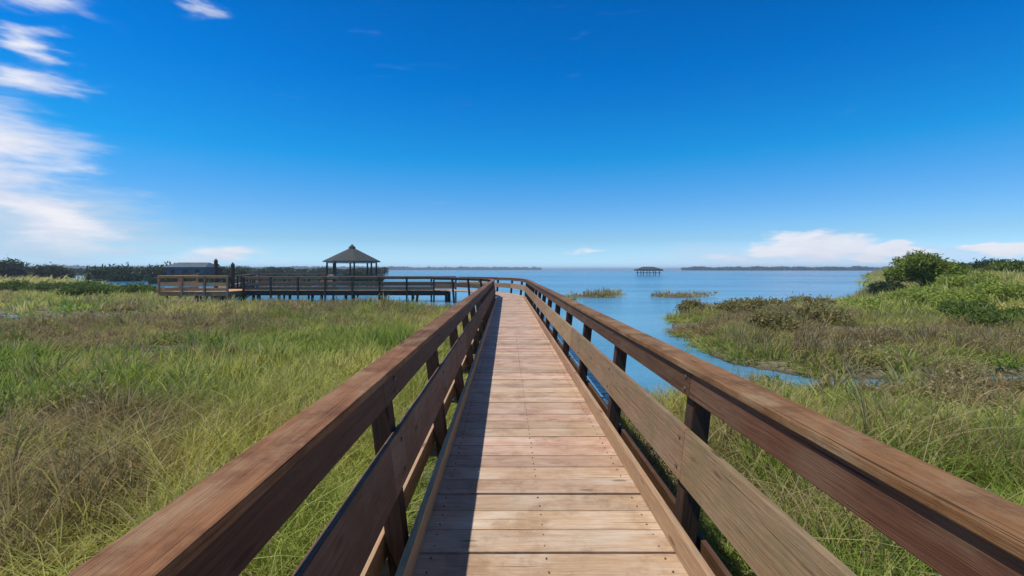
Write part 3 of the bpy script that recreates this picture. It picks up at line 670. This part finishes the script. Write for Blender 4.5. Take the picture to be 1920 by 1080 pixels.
def yellowness(x, y):
    n = (fbm(x + 71, y + 33, 3.1) - .5) * 1.8
    d = .42 + n * 1.25
    d += .35 * G(x, y, -3.5, 6, 4, 4) + .6 * G(x, y, 24, 26, 9, 8) + .2 * G(x, y, 8, 7.5, 4, 2) - .25 * G(x, y, -10, 11, 4, 3) + np.where(np.hypot(x, y) > 45, .5, 0)
    return np.clip(d, 0, 1)
def scatter(name, label, col, npick, d0, d1, dens, hs, ws, seed, keep=None, cat='grass', halfang=1.22):
    """points over a wedge of marsh between two distances; density per square metre, none over water or under the deck"""
    rng = np.random.default_rng(seed); area = (d1 * d1 - d0 * d0) * halfang; N_ = int(area * dens)
    D = np.sqrt(d0 * d0 + rng.random(N_) * (d1 * d1 - d0 * d0)); A = rng.uniform(-halfang, halfang, N_) ; x = D * np.sin(A); y = D * np.cos(A)
    h = ground_h(x, y); ok = (h > WATER_Z + .005) | ((h > WATER_Z - .16) & (rng.random(N_) < .16))
    ok &= ~((x > -.80) & (x < 1.27) & (y < 31))
    ok &= ~((x > -.95) & (x < 1.42) & (y < 31) & (rng.random(N_) < .6))
    ok &= (.6 * fbm(x, y, .75) + .4 * fbm(x + 9, y + 4, 2.7) + .12 * rng.random(N_)) > .44
    ok &= ~((x < -19.5) & (x > -25.4) & (y > 34.2) & (y < 39))
    if keep is not None: ok &= keep(x, y) > rng.random(N_)
    x, y, h = x[ok], y[ok], h[ok]; n_ = len(x); dr = dryness(x, y); ye = yellowness(x, y)
    me = bpy.data.meshes.new(name); me.vertices.add(n_); me.vertices.foreach_set('co', np.stack([x, y, h], 1).astype(np.float32).ravel())
    hv = hs * (.35 + 1.5 * np.clip(fbm(x + 5, y + 9, 1.1), .1, .9) ** 1.5) * (.65 + .7 * rng.random(n_)) * (1 - .15 * dr)
    edge = np.minimum(np.abs(x + .8), np.abs(x - 1.27)); hv *= np.where((y < 31), np.clip(.55 + edge * .4, .5, 1), 1)
    hv *= np.clip((h - WATER_Z) / .16, .35, 1)
    wv_ = ws * (.75 + .5 * rng.random(n_))
    me.attributes.new('scl', 'FLOAT_VECTOR', 'POINT').data.foreach_set('vector', np.stack([wv_, wv_, hv], 1).astype(np.float32).ravel())
    me.attributes.new('rot', 'FLOAT_VECTOR', 'POINT').data.foreach_set('vector', np.stack([rng.normal(size=n_) * .12, rng.normal(size=n_) * .12, rng.random(n_) * 6.28], 1).astype(np.float32).ravel())
    me.attributes.new('pick', 'INT', 'POINT').data.foreach_set('value', rng.integers(0, npick, n_).astype(np.int32))
    me.attributes.new('dry', 'FLOAT', 'POINT').data.foreach_set('value', np.clip(dr + rng.normal(size=n_) * .1, 0, 1).astype(np.float32))
    me.attributes.new('yel', 'FLOAT', 'POINT').data.foreach_set('value', np.clip(ye + rng.normal(size=n_) * .15, 0, 1).astype(np.float32))
    me.materials.append(M['grass']); o = bpy.data.objects.new(name, me); C.objects.link(o)
    md = o.modifiers.new('scatter', 'NODES'); md.node_group = gn_scatter(col)
    o['kind'] = 'stuff'; o['label'] = label; o['category'] = cat; return o
def brush(seed, nl, rad, hh, leaf):
    rng = np.random.default_rng(seed); V = []; Fq = []; rn = []; hg = []
    for i in range(46):      # bare twigs arching out of the middle
        a = rng.random() * 6.283; l = rad * rng.uniform(.5, 1.25); h = hh * rng.uniform(.5, 1.15); w_ = .0045; rr_ = rng.random() * .4; pa = rng.random() * 6.28; b0 = len(V)
        for k in range(5):
            t_ = k / 4; c_ = np.array([math.cos(a) * l * t_ ** 1.3, math.sin(a) * l * t_ ** 1.3, h * (1.5 * t_ - .6 * t_ * t_) + rng.normal() * .015 - .05])
            q = np.array([math.cos(pa), math.sin(pa), .4]) * w_ * (1.2 - t_); V += [c_ - q, c_ + q]; hg += [0, 0]
            if k < 4: q0 = b0 + 2 * k; Fq.append((q0, q0 + 1, q0 + 3, q0 + 2)); rn.append(rr_)
    for i in range(nl):
        a = rng.random() * 6.283; rr_ = rad * rng.random() ** .5; zc = hh * (1 - (rr_ / rad) ** 2 * .7) * rng.uniform(.25, 1.05)
        c_ = np.array([math.cos(a) * rr_, math.sin(a) * rr_, zc]); u = rng.normal(size=3); u /= np.linalg.norm(u); v = np.cross(u, rng.normal(size=3)); v /= np.linalg.norm(v)
        b0 = len(V); V += [c_ - u * leaf, c_ - v * leaf * .45, c_ + u * leaf, c_ + v * leaf * .45]; hg += [0] * 4; Fq.append((b0, b0 + 1, b0 + 2, b0 + 3)); rn.append(rng.random())
    return fast_mesh('brush_clump', V, Fq, M['grass'], rnd=rn, hgt=hg, link=False)
bcol = bpy.data.collections.new('brush clumps')
for q in ((1, 260, .38, .38, .028), (2, 220, .45, .32, .03), (3, 160, .32, .48, .026)): bcol.objects.link(brush(*q))
scatter('marsh_brush', 'dry brown and olive salt scrub in low tangled heaps amid the marsh grass', bcol, 3, 2.2, 34, 3.2, 1.15, 1.1, 9, cat='scrub',
        keep=lambda x, y: np.clip((dryness(x, y) - .30) * 1.6, 0.02, 1) * np.clip(1.6 - 8 / (np.hypot(x, y) + 4), .3, 1))
scatter('marsh_grass', 'bright green and straw coloured marsh grass growing close beside the boardwalk', near_c, 6, .9, 9, 80, 1.0, 1.0, 1)
scatter('salt_grass', 'green and brown marsh grass and reeds in the middle distance', mid_c, 3, 9, 26, 22, .95, 1.1, 2)
scatter('far_grass', 'olive and straw coloured marsh grass beyond, reaching to the far shore', far_c, 3, 26, 75, 3.2, .9, 1.1, 3)
scatter('distant_grass', 'yellow brown marsh grass far off below the horizon woods', far_c, 3, 75, 240, .35, 1.3, 3.2, 4)

# ---------------------------------------------------------------- air
m, t, out = material('sea_haze')
pv = t.node('ShaderNodeVolumePrincipled'); pv.inputs['Color'].default_value = (.80, .88, 1, 1); pv.inputs['Density'].default_value = .0005
pv.inputs['Anisotropy'].default_value = .2
t.l.new(pv.outputs[0], out.inputs['Volume'])
hm = MB(); hm.box((0, -4400, 3.0), (0, 4600, 3.0), 8800, 13.0); ho = hm.build('haze', m); ho['kind'] = 'stuff'; ho['label'] = 'thin pale sea haze in the air over the bay'
